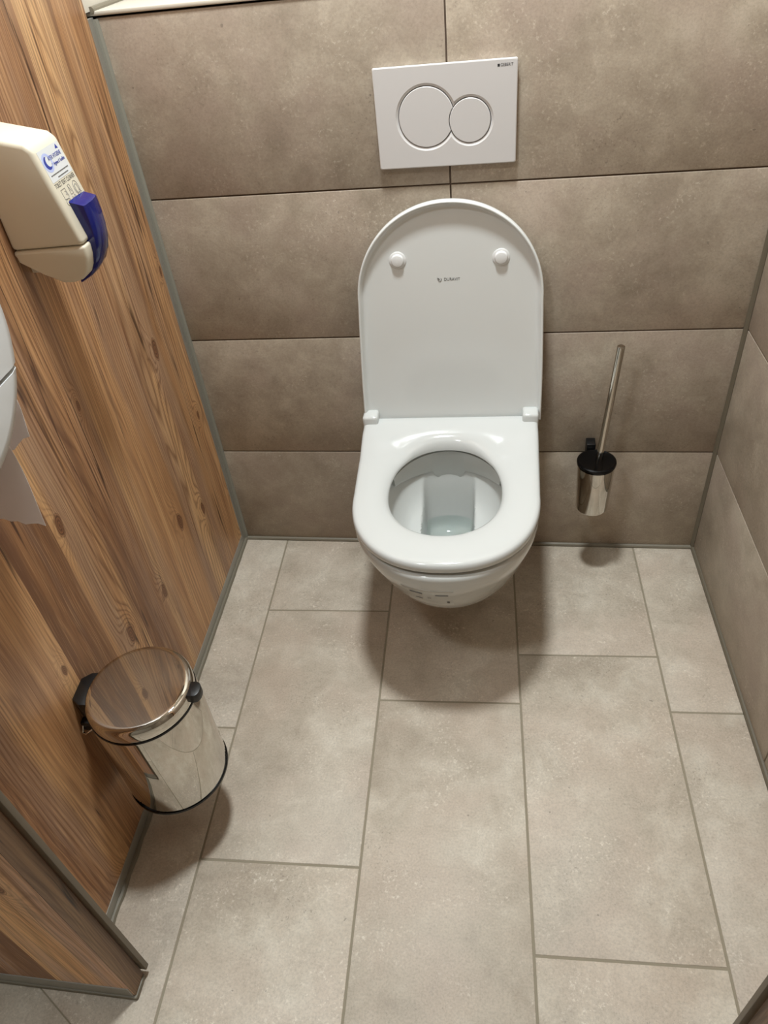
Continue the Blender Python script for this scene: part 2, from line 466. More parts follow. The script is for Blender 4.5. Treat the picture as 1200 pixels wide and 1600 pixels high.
# right wall
rd = Vector((0.0415, -1.0, 0)).normalized()       # running towards the door
rn = Vector((-1.0, -0.0415, 0)).normalized()      # into the room
R0 = Vector((0.579, 0, 0))
def wr(u, v, w):
    p = R0 + rd * u + rn * (w - 0.008); return (p.x, p.y, v)
bm = bmesh.new()
for u in (-0.02, 2.72):
    pass
pA, pB = R0 + rd * -0.02 - rn * 0.004, R0 + rd * 2.72 - rn * 0.004
pC, pD = pB - rn * 0.1, pA - rn * 0.1
loops_mesh(bm, [[(p.x, p.y, 0) for p in (pA, pB, pC, pD)], [(p.x, p.y, CEIL) for p in (pA, pB, pC, pD)]])
wall_right = obj('wall_right', bm, MAT['wall_grout'], smooth=False)
tag(wall_right, 'right wall in taupe stone look tiles', kind='structure')
RZ = ROWS + [1.52, 1.826, 2.132, 2.438, CEIL]
for r in range(len(RZ) - 1):
    ub = [0.004, 0.598, 1.2005, 1.803, 2.4055, 2.70]
    for k in range(5):
        z0 = RZ[r] + (J / 2 if r else 0.004); z1 = RZ[r + 1] - J / 2
        u0 = ub[k] + J / 2; u1 = ub[k + 1] - J / 2
        tile_piece([(u0, z0), (u1, z0), (u1, z1), (u0, z1)], 0.008 - random.uniform(0, 0.0004), 0.0012, MAT['wall_tile'], wall_right, wr)
bm = bmesh.new(); p = R0 + rd * 2.69; tube(bm, [(R0.x, -0.003, 0.001), (p.x, p.y, 0.001)], 0.0065, 10)
obj('silicone_joint', bm, MAT['silicone_dark'], wall_right)

# left partition: larch laminate board in aluminium channels
ld_ = Vector((0.0276, -1.0, 0)).normalized()      # running towards the door
ln_ = Vector((1.0, 0.0276, 0)).normalized()       # into the cubicle
LM = frame((-0.595, 0, 0), ld_, -ln_, (0, 0, 1))  # local x along the wall, y into the board, z up
TOP = 2.06
bm = bmesh.new(); box(bm, 0.0222, 1.062, 0.0016, 0.028, 0.006, TOP)
wall_left = obj('wall_left', bm, MAT['wood'], None, LM, smooth=False)
tag(wall_left, 'partition board in brown larch wood decor', kind='structure')
def part_local(name, bm, mat, parent): return obj(name, bm, mat, parent)
bm = bmesh.new(); box(bm, 0.003, 0.0225, 0.0, 0.0295, 0.004, LEDGE - 0.001, 0.0005, 1)
part_local('wall_channel', bm, MAT['alu'], wall_left)
bm = bmesh.new(); box(bm, 0.0225, 1.062, 0.0, 0.0295, 0.0, 0.029, 0.0005, 1)
part_local('floor_channel', bm, MAT['alu'], wall_left)
bm = bmesh.new()
pts = []
for k in range(60):
    u = 0.005 + k * (1.05 / 59); pts.append((u, -0.001 - 0.0012 * math.sin(k * 1.7) * (1 if k > 30 else 0.3), 0.0))
tube(bm, pts, 0.0062, 8)
obj('silicone_joint', bm, MAT['silicone'], wall_left)

# front partition with the door opening
def front(name, x0, x1, sgn, label):
    bm = bmesh.new(); box(bm, x0, x1, -1.0995, -1.066, 0.012, TOP, 0.0006, 1)
    w = obj(name, bm, MAT['wood_front_lit'], smooth=False); tag(w, label, kind='structure')
    bm = bmesh.new(); box(bm, x0 + (0.0 if sgn > 0 else 0.002), x1 - (0.002 if sgn > 0 else 0.0), -1.1015, -1.064, 0.008, 0.041, 0.0006, 1)
    obj('floor_channel', bm, MAT['alu'], w)
    bm = bmesh.new(); box(bm, x0 + 0.002, x1 + 0.004 * sgn, -1.1045, -1.067, 0.0, 0.010, 0.004, 2)
    obj('silicone_joint', bm, MAT['silicone'], w)
    xe = x1 if sgn > 0 else x0
    a, b = sorted((xe - 0.0002 * sgn, xe + 0.0012 * sgn))
    bm = bmesh.new(); box(bm, a, b, -1.0990, -1.0668, 0.010, TOP - 0.001)
    obj('edge_band', bm, MAT['wood_edge_shaded'], w, smooth=False)
    a, b = sorted((xe - 0.004 * sgn, xe + 0.0095 * sgn))
    bm = bmesh.new(); box(bm, a, b, -1.0645, -1.0555, 0.020, TOP - 0.01, 0.0012, 2)
    obj('door_stop', bm, MAT['stop'], w)
    return w
front('wall_front_left', -0.98, -0.4765, 1, 'narrow larch decor panel beside the door opening')
front('wall_front_right', 0.4500, 0.6165, -1, 'larch decor panel at the right of the door opening')

# ceiling and far walls
bm = bmesh.new(); box(bm, XL - 0.1, 0.80, YF - 0.1, 0.30, CEIL, CEIL + 0.08)
o = obj('ceiling', bm, MAT['ceiling'], smooth=False); tag(o, 'white ceiling', kind='structure')
bm = bmesh.new(); box(bm, XL - 0.1, 0.80, YF - 0.1, YF, 0.0, CEIL)
o = obj('wall_front', bm, MAT['paint_dark'], smooth=False); tag(o, 'plaster wall across the corridor', kind='structure')
bm = bmesh.new(); box(bm, XL - 0.1, XL, YF, 0.2, 0.0, CEIL)
o = obj('wall_far_left', bm, MAT['paint_dark'], smooth=False); tag(o, 'plaster wall beyond the partition', kind='structure')

for (lx, ly, lr, lw), lab in zip(LAMPS, ('round ceiling lamp above the toilet', 'round ceiling lamp in front of the cubicle door')):
    e = empty('ceiling_lamp', (lx, ly, CEIL)); tag(e, lab, 'lamp', 'round ceiling lamps')
    bm = bmesh.new(); lathe(bm, [(lr + 0.016, -0.0005), (lr + 0.016, -0.008), (lr + 0.010, -0.012), (lr + 0.002, -0.012), (lr, -0.009), (lr, -0.0005)], 48)
    obj('ring', bm, MAT['ceiling'], e)
    bm = bmesh.new(); lathe(bm, [(lr, -0.001), (lr, -0.006), (0.0, -0.008)], 48)
    obj('diffuser', bm, MAT['diffuser'], e)

# ------------------------------------------------------------------ toilet
def outline(hwb, hw, yb, ym, yf, n=2.2, rc=0.012, ns=10, na=44, nb=12):
    """closed D-shaped loop: back left -> left side -> front arc -> right side -> back"""
    pts = []
    for k in range(3):      # rounded back-left corner
        a = math.pi / 2 * k / 2
        pts.append((-hwb + rc - rc * math.sin(a), yb - rc + rc * math.cos(a)))
    for k in range(1, ns):
        t = k / ns
        pts.append((-hwb + (hwb - hw) * (t ** 1.5), yb - rc + (ym - yb + rc) * t))
    for k in range(na + 1):
        th = math.pi * k / na
        c, s = math.cos(th), math.sin(th)
        x = -math.copysign(abs(c) ** (2 / n), c) * hw
        y = ym + (yf - ym) * (abs(s) ** (2 / n))
        pts.append((x, y))
    L = [(-x, y) for x, y in pts[1:3 + ns - 1]][::-1]
    pts += L
    pts.append((hwb - rc, yb))
    for k in range(1, nb):
        t = k / nb
        pts.append((hwb - rc - 2 * (hwb - rc) * t, yb))
    return pts

TC = (-0.0025, -0.2785)      # centre of the opening in toilet coordinates
def egg(pts, hw, back, frontl, c=TC, p=2.15):
    res = []
    for x, y in pts:
        dx, dy = x - c[0], y - c[1]
        l = back if dy > 0 else frontl
        r = (abs(dx / hw) ** p + abs(dy / l) ** p) ** (-1 / p)
        res.append((c[0] + dx * r, c[1] + dy * r))
    return res

toilet = empty('toilet', (-0.0150, 0, 0), 0.0235)
tag(toilet, 'white wall hung toilet with its lid raised against the tiles', 'toilet')

# bowl
sec = [  # z, hw_back, hw, ym, yf
    (0.100, 0.070, 0.055, -0.13, -0.215), (0.102, 0.088, 0.072, -0.14, -0.240), (0.112, 0.102, 0.088, -0.15, -0.275),
    (0.135, 0.120, 0.107, -0.18, -0.325), (0.165, 0.137, 0.124, -0.20, -0.370), (0.200, 0.152, 0.139, -0.225, -0.408),
    (0.240, 0.165, 0.153, -0.25, -0.443), (0.285, 0.176, 0.165, -0.27, -0.474), (0.325, 0.183, 0.174, -0.285, -0.493),
    (0.358, 0.187, 0.180, -0.30, -0.5035), (0.380, 0.189, 0.1825, -0.305, -0.507), (0.388, 0.188, 0.1815, -0.305, -0.506), (0.391, 0.185, 0.1785, -0.305, -0.503),
]
BDX = 0.003
def bow_n(z): return 1.95 + 0.2 * max(0.0, min(1.0, (z - 0.3) / 0.08))
loops = []
base_out = None
for z, hb, hw, ym, yf in sec:
    pts = outline(hb, hw, -0.007, ym, yf, bow_n(z), 0.010, ns=14, na=64, nb=36)
    pts = [(x + BDX * min(1.0, max(0.0, (0.37 - z) / 0.1)), y) for x, y in pts]
    loops.append([(x, y, z) for x, y in pts])
    base_out = pts
N = len(base_out)
rim_in = egg(base_out, 0.138, 0.180, 0.168)
loops.append([(x, y, 0.391) for x, y in rim_in])
loops.append([(x, y, 0.387) for x, y in egg(base_out, 0.136, 0.178, 0.166)])
def basin_z(x, y):
    dx, dy = x - TC[0], y - TC[1]
    l = 0.178 if dy > 0 else 0.166
    r = min(1.0, (abs(dx / 0.136) ** 2.1 + abs(dy / l) ** 2.1) ** (1 / 2.1))
    z = 0.272 + 0.115 * (r ** 6.0)
    # sump trough
    def sm(a, b, t):
        t = max(0, min(1, (t - a) / (b - a))); return t * t * (3 - 2 * t)
    inx = sm(0.057, 0.049, abs(dx)); iny = sm(-0.10, -0.03, dy)
    return z - 0.095 * inx * iny * sm(0.93, 0.74, r)
NR = 46
for k in range(1, NR):
    f = 1 - k / NR
    loops.append([(TC[0] + (x - TC[0]) * f, TC[1] + (y - TC[1]) * f, 0) for x, y in egg(base_out, 0.136, 0.178, 0.166)])
    loops[-1] = [(x, y, basin_z(x, y)) for x, y, _ in loops[-1]]
bm = bmesh.new(); loops_mesh(bm, loops)
bowl = obj('bowl', bm, MAT['ceramic'], toilet, angle=50)

# flush guide inside the back of the bowl
bm = bmesh.new(); cols_ = []
for k in range(61):
    t = -1 + 2 * k / 60
    a = t * 1.15
    x = 0.128 * math.sin(a); y = 0.170 * math.cos(a)
    d = abs(x)
    tongue = 0.026 * (max(0.0, 1 - (d / 0.036) ** 4) ** 0.6) if d < 0.036 else 0.0
    zb = 0.335 + 0.030 * abs(t) ** 2.5 - tongue
    o_ = 1.0; i_ = 0.955
    cols_.append([(TC[0] + x * o_ * 1.01, TC[1] + y * o_ * 1.01, 0.386), (TC[0] + x * i_, TC[1] + y * i_, 0.384), (TC[0] + x * (i_ - 0.02), TC[1] + y * (i_ - 0.02), zb + 0.004), (TC[0] + x * (i_ - 0.012), TC[1] + y * (i_ - 0.012), zb), (TC[0] + x * o_ * 0.99, TC[1] + y * o_ * 0.99, zb)])
loops_mesh(bm, cols_)
obj('flush_guide', bm, MAT['ceramic'], toilet, angle=50)

bm = bmesh.new()
wp = [(TC[0] + math.copysign(abs(math.cos(t)) ** 0.35, math.cos(t)) * 0.057, TC[1] + 0.025 + math.copysign(abs(math.sin(t)) ** 0.35, math.sin(t)) * 0.115) for t in [2 * math.pi * (k + 0.5) / 32 for k in range(32)]]
loops_mesh(bm, [[(x, y, 0.217) for x, y in wp], [(x, y, 0.2175) for x, y in wp]])
obj('water', bm, MAT['water'], toilet)

# seat ring
so = lambda d: outline(0.1905 - d, 0.1845 - d, -0.0495 - d, -0.30, -0.503 + d, 2.25, 0.014, ns=24, na=64, nb=36)
def lift(y):
    t = max(0.0, min(1.0, (y + 0.185) / 0.085)); return 0.013 * t * t * (3 - 2 * t)
base = so(0.0)
def seat_in(hw, b, f): return egg(base, hw, b, f)
prof = []
for d, z in ((0.009, 0.3965), (0.003, 0.3985), (0.0, 0.402), (0.0, 0.410), (0.0012, 0.4155), (0.004, 0.4188), (0.009, 0.4202)):
    prof.append([(x, y, z) for x, y in so(d)])
ob = so(0.009); ib = seat_in(0.1195, 0.158, 0.134)
for t, dz in ((0.12, 0.4206), (0.3, 0.4203), (0.5, 0.4190), (0.7, 0.4165), (0.85, 0.4135), (0.95, 0.4105), (1.0, 0.4080)):
    prof.append([(a[0] + (b[0] - a[0]) * t, a[1] + (b[1] - a[1]) * t, dz) for a, b in zip(ob, ib)])
for (hw, b, f, z) in ((0.1155, 0.1525, 0.130, 0.4045), (0.1135, 0.1495, 0.128, 0.4005), (0.1140, 0.1490, 0.1285, 0.397), (0.1170, 0.152, 0.131, 0.3955)):
    prof.append([(x, y, z) for x, y in seat_in(hw, b, f)])
prof = [[(x, y, z + (lift(y) if z > 0.4035 else 0.0)) for x, y, z in lp] for lp in prof]
bm = bmesh.new(); loops_mesh(bm, prof + [prof[0]], False, False)
bmesh.ops.remove_doubles(bm, verts=bm.verts, dist=1e-6)
seat = obj('seat', bm, MAT['seat_white'], toilet, angle=60)

# lid: local frame u across, v up, w towards the room
LEAN = math.radians(2.8)
LZ = frame((0.0035, -0.0425, 0.418), (math.cos(0.016), 0, math.sin(-0.016)), (math.sin(0.016) * math.cos(LEAN), math.sin(LEAN), math.cos(LEAN) * math.cos(0.016)), (0, -math.cos(LEAN), math.sin(LEAN)))
LH = 0.474
def lid_loop(d, w):
    pts = outline(0.1935 - d, 0.1835 - d, 0.0 - d * 0.25, -(LH - 0.192), -LH + d, 2.06, 0.010, na=60)
    return [(x, -y, w if (w < 0.005 or -y > 0.008) else 0.005 + (w - 0.005) * 0.02) for x, y in pts]
lp = [lid_loop(0.010, -0.004), lid_loop(0.003, -0.0025), lid_loop(0.0006, 0.002), lid_loop(0.0, 0.008), lid_loop(0.0002, 0.0165), lid_loop(0.0012, 0.0188),
      lid_loop(0.0028, 0.0195), lid_loop(0.0044, 0.0188), lid_loop(0.0056, 0.0165), lid_loop(0.0085, 0.0085), lid_loop(0.0115, 0.0062), lid_loop(0.018, 0.0052), lid_loop(0.06, 0.0050)]
bm = bmesh.new(); loops_mesh(bm, lp)
lid = obj('lid', bm, MAT['lid_white'], toilet, LZ, angle=50)
for u in (-0.0995, 0.0995):
    bm = bmesh.new(); lathe(bm, [(0.0165, 0.0045), (0.0165, 0.0062), (0.0150, 0.0072), (0.0128, 0.0075), (0.0122, 0.0085), (0.0118, 0.0105), (0.0108, 0.0120), (0.008, 0.0128), (0.0, 0.0130)], 36, (u, 0.3630))
    obj('bumper', bm, MAT['bumper'], lid)
lg = text('logo', 'DURAVIT', 0.0082, frame((-0.0105, 0.3225, 0.0053), (1, 0, 0), (0, 1, 0), (0, 0, 1)), MAT['print_grey'], lid, 'LEFT', xs=0.92)
bm = bmesh.new()     # small bird-like mark before the name
tube(bm, [(-0.0185 + 0.0032 * math.cos(a), 0.3223 + 0.0032 * math.sin(a), 0.0054) for a in [math.radians(t) for t in range(150, 420, 15)]], 0.0005, 6)
tube(bm, [(-0.0235, 0.3255, 0.0054), (-0.0205, 0.3238, 0.0054), (-0.0185, 0.3225, 0.0054)], 0.0005, 6)
tube(bm, [(-0.0218, 0.3230, 0.0054), (-0.0200, 0.3252, 0.0054)], 0.00045, 6)
obj('emblem', bm, MAT['print_grey'], lid)

# hinges
for sx in (-1, 1):
    xa, xb = sorted((sx * 0.157, sx * 0.1915))
    bm = bmesh.new(); box(bm, xa, xb, -0.080, -0.044, 0.407, 0.451, 0.006, 3)
    obj('hinge', bm, MAT['seat_white'], toilet)
# sticker with print under the bowl's front
def bowl_pt(ang, z, off):
    for (a, b) in zip(sec[:-1], sec[1:]):
        if a[0] <= z <= b[0]:
            t = (z - a[0]) / (b[0] - a[0])
            hw = a[2] + (b[2] - a[2]) * t; ym = a[3] + (b[3] - a[3]) * t; yf = a[4] + (b[4] - a[4]) * t
            break
    c, s = math.cos(ang), math.sin(ang)
    return Vector((BDX * min(1.0, max(0.0, (0.37 - z) / 0.1)) + math.copysign(abs(c) ** (2 / bow_n(z)), c) * (hw + off), ym + (yf - ym - off) * abs(s) ** (2 / bow_n(z)), z - off * 0.6))
def decal(name, a0, a1, z0, z1, off, mat, parent, n=10):
    bm = bmesh.new(); lo = []
    for k in range(n + 1):
        a = math.radians(a0 + (a1 - a0) * k / n)
        lo.append([bowl_pt(a, z0, off), bowl_pt(a, z1, off), bowl_pt(a, z1, off - 0.0006), bowl_pt(a, z0, off - 0.0006)])
    loops_mesh(bm, lo)
    return obj(name, bm, mat, parent)
stk = decal('sticker', 84, 115, 0.284, 0.352, 0.0006, MAT['ceramic'], bowl, 16)
for a0, a1, z0, z1 in ((102.5, 110.5, 0.3345, 0.3368), (87, 94.5, 0.3340, 0.3358), (104, 108.5, 0.3100, 0.3114), (98, 100, 0.3190, 0.3204), (86.4, 88.2, 0.2980, 0.3030)):
    decal('print_mark', a0, a1, z0, z1, 0.0012, MAT['print_grey'], stk, 4)

# ------------------------------------------------------------------ flush plate
PX, PZ, PW, PH, PT = -0.0036, 1.0246, 0.2433, 0.1622, 0.012
plate = empty('flush_plate', (PX, 0, PZ)); tag(plate, 'white flush plate with a large and a small round button', 'flush plate')
B1, r1 = (-0.0333, 0.0005), 0.0478     # large button (x,z in the plate)
B2, r2 = (0.0420, -0.0085), 0.0352     # small button
def union_loop(d, n=96):
    """outline of the two overlapping circles, radii grown by d, anticlockwise from the upper crossing"""
    R1, R2 = r1 + d, r2 + d
    dx, dz = B2[0] - B1[0], B2[1] - B1[1]; D = math.hypot(dx, dz); base = math.atan2(dz, dx)
    a1 = math.acos((D * D + R1 * R1 - R2 * R2) / (2 * D * R1)); a2 = math.acos((D * D + R2 * R2 - R1 * R1) / (2 * D * R2))
    pts = []
    for k in range(n):
        t = base + a1 + (2 * math.pi - 2 * a1) * k / n
        pts.append((B1[0] + R1 * math.cos(t), B1[1] + R1 * math.sin(t)))
    for k in range(n):
        t = base + math.pi + a2 + (2 * math.pi - 2 * a2) * k / n
        pts.append((B2[0] + R2 * math.cos(t), B2[1] + R2 * math.sin(t)))
    return pts
def rrect(hx, hz, r, seg=5):
    pts = []
    for cx, cz, a0 in ((hx - r, hz - r, 0), (-hx + r, hz - r, 90), (-hx + r, -hz + r, 180), (hx - r, -hz + r, 270)):
        for k in range(seg + 1):
            a = math.radians(a0 + 90 * k / seg); pts.append((cx + r * math.cos(a), cz + r * math.sin(a)))
    return pts
bm = bmesh.new()
hx, hz = PW / 2, PH / 2
rings = []
for ins, y in ((0.0015, -0.0008), (0.0, -PT + 0.0025), (0.0006, -PT + 0.0008), (0.002, -PT)):
    rings.append([(x, y, z) for x, z in rrect(hx - ins, hz - ins, 0.003)])
vl = loops_mesh(bm, rings, True, False)
hole = [[bm.verts.new((x, y, z)) for x, z in union_loop(d)] for d, y in ((0.0056, -PT), (0.0012, -PT + 0.0030), (0.0012, -PT + 0.008))]
for a, b in zip(hole[:-1], hole[1:]):
    for i in range(len(a)):
        j = (i + 1) % len(a); bm.faces.new((a[i], a[j], b[j], b[i]))
edges = [bm.edges.get((vl[-1][i], vl[-1][(i + 1) % len(vl[-1])])) for i in range(len(vl[-1]))]
for i in range(len(hole[0])):
    e = bm.edges.get((hole[0][i], hole[0][(i + 1) % len(hole[0])])); edges.append(e)
bmesh.ops.triangle_fill(bm, use_beauty=True, edges=edges, normal=(0, -1, 0))
obj('cover', bm, MAT['plate_white'], plate, angle=25)
bm = bmesh.new(); loops_mesh(bm, [[(x, -0.0055, z) for x, z in union_loop(0.002)], [(x, -0.0045, z) for x, z in union_loop(0.002)]])
obj('backing', bm, MAT['gap_black'], plate)
def button(name, loopf):
    bm = bmesh.new()
    loops_mesh(bm, [[(x, y, z) for x, z in loopf(d)] for d, y in ((0.0, -0.0050), (0.0, -PT + 0.0016), (-0.0009, -PT + 0.0006))])
    obj(name, bm, MAT['plate_white'], plate, angle=18)
def circ(c, r, n=72): return [(c[0] + r * math.cos(2 * math.pi * k / n), c[1] + r * math.sin(2 * math.pi * k / n)) for k in range(n)]
def big_cut(d):    # large disc minus the small button's disc
    R1 = r1 + d; R2 = r2 + 0.0011 - d
    dx, dz = B2[0] - B1[0], B2[1] - B1[1]; D = math.hypot(dx, dz); base = math.atan2(dz, dx)
    a1 = math.acos((D * D + R1 * R1 - R2 * R2) / (2 * D * R1)); a2 = math.acos((D * D + R2 * R2 - R1 * R1) / (2 * D * R2))
    pts = [(B1[0] + R1 * math.cos(t), B1[1] + R1 * math.sin(t)) for t in [base + a1 + (2 * math.pi - 2 * a1) * k / 96 for k in range(97)]]
    pts += [(B2[0] + R2 * math.cos(t), B2[1] + R2 * math.sin(t)) for t in [base + math.pi + a2 - 2 * a2 * k / 16 for k in range(1, 16)]]
    return pts
button('large_button', big_cut)
button('small_button', lambda d: circ(B2, r2 + d))
lg = text('logo', 'GEBERIT', 0.0064, frame((0.0935, -PT - 0.0001, 0.0715), (1, 0, 0), (0, 0, 1), (0, -1, 0)), MAT['print_dark'], plate, 'LEFT', xs=0.86)
bm = bmesh.new(); box(bm, 0.0885, 0.0922, -PT - 0.0002, -PT + 0.0002, 0.0695, 0.0735)
obj('emblem', bm, MAT['print_dark'], plate, smooth=False)

# ------------------------------------------------------------------ toilet brush in its wall holder
BX, BY = 0.3090, -0.0720
hold = empty('toilet_brush_holder', (BX, BY, 0.186)); tag(hold, 'polished steel toilet brush cup fixed to the tiled wall', 'brush holder')
bm = bmesh.new(); lathe(bm, [(0.0, 0.006), (0.030, 0.006), (0.0345, 0.0075), (0.0365, 0.012), (0.0405, 0.118), (0.0412, 0.131), (0.0392, 0.131), (0.0355, 0.014), (0.0, 0.012)], 64)
obj('cup', bm, MAT['chrome'], hold)
bm = bmesh.new(); box(bm, -0.019, 0.001, 0.0412, 0.0715, 0.090, 0.128, 0.0015, 2); box(bm, -0.019, 0.001, 0.0445, 0.0715, 0.126, 0.152, 0.0015, 2)
obj('bracket', bm, MAT['black'], hold)
brush = empty('toilet_brush', (BX, BY, 0.186)); tag(brush, 'toilet brush with steel handle and black lid standing in the cup', 'toilet brush')
bm = bmesh.new(); lathe(bm, [(0.0, 0.128), (0.0385, 0.128), (0.0385, 0.1335), (0.0425, 0.1335), (0.0432, 0.137), (0.0425, 0.1405), (0.039, 0.142), (0.035, 0.1405), (0.012, 0.1395), (0.0, 0.1395)], 64)
obj('lid', bm, MAT['black_gloss'], brush)
bm = bmesh.new()
h0, h1 = Vector((0.0045, 0.002, 0.139)), Vector((0.0205, -0.002, 0.424))
tube(bm, [h0, h0 + (h1 - h0) * 0.5, h1 - (h1 - h0).normalized() * 0.0012, ], 0.0078, 24)
ax = (h1 - h0).normalized(); pa = ax.cross(Vector((0, 1, 0))).normalized(); pb = ax.cross(pa)
loops_mesh(bm, [[h1 - ax * dd + pa * r * math.cos(2 * math.pi * k / 24) + pb * r * math.sin(2 * math.pi * k / 24) for k in range(24)] for dd, r in ((0.0015, 0.0078), (0.0004, 0.0075), (0.0, 0.0066))])
obj('handle', bm, MAT['brushed'], brush)
bm = bmesh.new(); lathe(bm, [(0.0, 0.018), (0.022, 0.020), (0.028, 0.03), (0.028, 0.085), (0.020, 0.1), (0.007, 0.102), (0.007, 0.128)], 24)
obj('brush_head', bm, MAT['black'], brush)

# ------------------------------------------------------------------ waste bin on the partition
BNX, BNY = -0.4705, -0.7780
wb_ = empty('waste_bin', (BNX, BNY, 0.157)); tag(wb_, 'small polished steel waste bin hung on the wooden partition', 'bin')
bm = bmesh.new(); lathe(bm, [(0.0, 0.0055), (0.0850, 0.0055), (0.0878, 0.007), (0.0884, 0.009), (0.0884, 0.216), (0.0876, 0.2185), (0.083, 0.2185), (0.083, 0.012), (0.0, 0.010)], 96)
obj('body', bm, MAT['chrome'], wb_)
bm = bmesh.new(); lathe(bm, [(0.0, 0.0), (0.083, 0.0), (0.0880, 0.0006), (0.0894, 0.002), (0.0894, 0.0066), (0.0875, 0.0066), (0.0, 0.0056)], 96)
obj('base_ring', bm, MAT['black_gloss'], wb_)
bm = bmesh.new(); lathe(bm, [(0.080, 0.2170), (0.0880, 0.2185), (0.0884, 0.2205), (0.0878, 0.2225), (0.080, 0.2235)], 96)
obj('gasket', bm, MAT['black_gloss'], wb_)
bm = bmesh.new(); lathe(bm, [(0.079, 0.2225), (0.0868, 0.2225), (0.0872, 0.2245), (0.0868, 0.2385), (0.0856, 0.2425), (0.0838, 0.2455), (0.0815, 0.2474), (0.0785, 0.2484), (0.074, 0.2487), (0.0, 0.2489)], 96)
obj('lid', bm, MAT['chrome'], wb_, angle=60)
# hinge towards the wall (black), tab on the other side
th = math.radians(184)
d_ = Vector((math.cos(th), math.sin(th), 0)); t_ = Vector((-d_.y, d_.x, 0))
def wedge(bm, pts2, z0, z1):
    loops_mesh(bm, [[(p.x, p.y, z0) for p in pts2], [(p.x, p.y, z1) for p in pts2]])
    bmesh.ops.bevel(bm, geom=list(bm.edges), offset=0.0012, segments=2, profile=0.5, affect='EDGES')
bm = bmesh.new()
wedge(bm, [d_ * 0.075 + t_ * 0.032, d_ * 0.090 + t_ * 0.031, d_ * 0.1045 + t_ * 0.020, d_ * 0.1045 - t_ * 0.020, d_ * 0.090 - t_ * 0.031, d_ * 0.075 - t_ * 0.032], 0.205, 0.2445)
obj('hinge', bm, MAT['black'], wb_)
th2 = math.radians(3)
e_ = Vector((math.cos(th2), math.sin(th2), 0)); f_ = Vector((-e_.y, e_.x, 0))
bm = bmesh.new()
tp = [e_ * 0.079 - f_ * 0.0135, e_ * 0.091 - f_ * 0.0140]
for k in range(9):
    a = -math.pi / 2 + math.pi * k / 8
    tp.append(e_ * (0.0945 + 0.0085 * math.cos(a)) + f_ * 0.0140 * math.sin(a))
tp += [e_ * 0.091 + f_ * 0.0140, e_ * 0.079 + f_ * 0.0135]
wedge(bm, tp, 0.2265, 0.2445)
obj('lift_tab', bm, MAT['black'], wb_)
bm = bmesh.new()
bp0 = Vector((-0.103, -0.020, 0.192))
tube(bm, [Vector((-0.100, -0.018, 0.198)), Vector((-0.1005, -0.036, 0.190)), Vector((-0.100, -0.047, 0.180)), Vector((-0.094, -0.048, 0.177)), Vector((-0.083, -0.040, 0.183)), Vector((-0.080, -0.030, 0.192))], 0.0022, 10)
obj('wall_bracket', bm, MAT['chrome'], wb_)
bm = bmesh.new(); box(bm, -0.1025, -0.084, -0.040, -0.012, 0.175, 0.196, 0.002, 2)
obj('bracket_block', bm, MAT['black'], wb_)

# ------------------------------------------------------------------ seat cleaner dispenser
sd = empty('seat_cleaner_dispenser', (-0.583, -0.43, 0.95)); tag(sd, 'cream wall dispenser for toilet seat cleaner with a blue push lever', 'dispenser')
SDI = Matrix.Translation((0.583, 0.43, -0.95))
def sdp(name, bm, mat, parent=None, **kw):
    bm.transform(SDI); return obj(name, bm, mat, parent or sd, **kw)
WX = -0.5832
bm = bmesh.new(); prism_y(bm, [(WX, 1.152), (-0.5070, 1.1345), (-0.4980, 1.1265), (-0.4724, 1.0032), (WX, 0.9990)], -0.4765, -0.4040, 0.0065, 4)
body = sdp('body', bm, MAT['cream'])
bm = bmesh.new(); prism_y(bm, [(WX, 0.9982), (-0.4724, 1.0022), (-0.4742, 0.985), (-0.4785, 0.971), (-0.4850, 0.9605), (-0.4935, 0.9545), (-0.508, 0.9505), (-0.5244, 0.9506), (-0.5485, 0.9645), (-0.5764, 0.9870), (WX, 0.990)], -0.4765, -0.4040, 0.0055, 4)
sdp('lower_cover', bm, MAT['cream'])
bm = bmesh.new(); box(bm, WX, -0.556, -0.452, -0.425, 0.957, 0.985, 0.002, 2)
sdp('nozzle', bm, MAT['cream'])
bm = bmesh.new()
outer = [(-0.4620, 1.0500), (-0.4608, 1.030), (-0.4613, 1.012), (-0.4640, 0.994), (-0.4695, 0.978), (-0.4780, 0.9635), (-0.4890, 0.9520), (-0.506, 0.9430)]
inner = [(-0.507, 0.9520), (-0.492, 0.957), (-0.484, 0.970), (-0.4795, 0.990), (-0.4770, 1.004), (-0.4875, 1.0575)]
lo_ = []
for yy, dx_, sc in ((-0.4575, -0.0022, 1), (-0.4550, 0.0, 1), (-0.4350, 0.0006, 1), (-0.4150, -0.0025, 1), (-0.4115, -0.0052, 1)):
    lo_.append([(px + dx_, yy, pz) for px, pz in outer] + [(px, yy, pz - (0.0008 if dx_ < -0.002 else 0)) for px, pz in inner])
loops_mesh(bm, lo_)
sdp('push_lever', bm, MAT['blue'], angle=45)
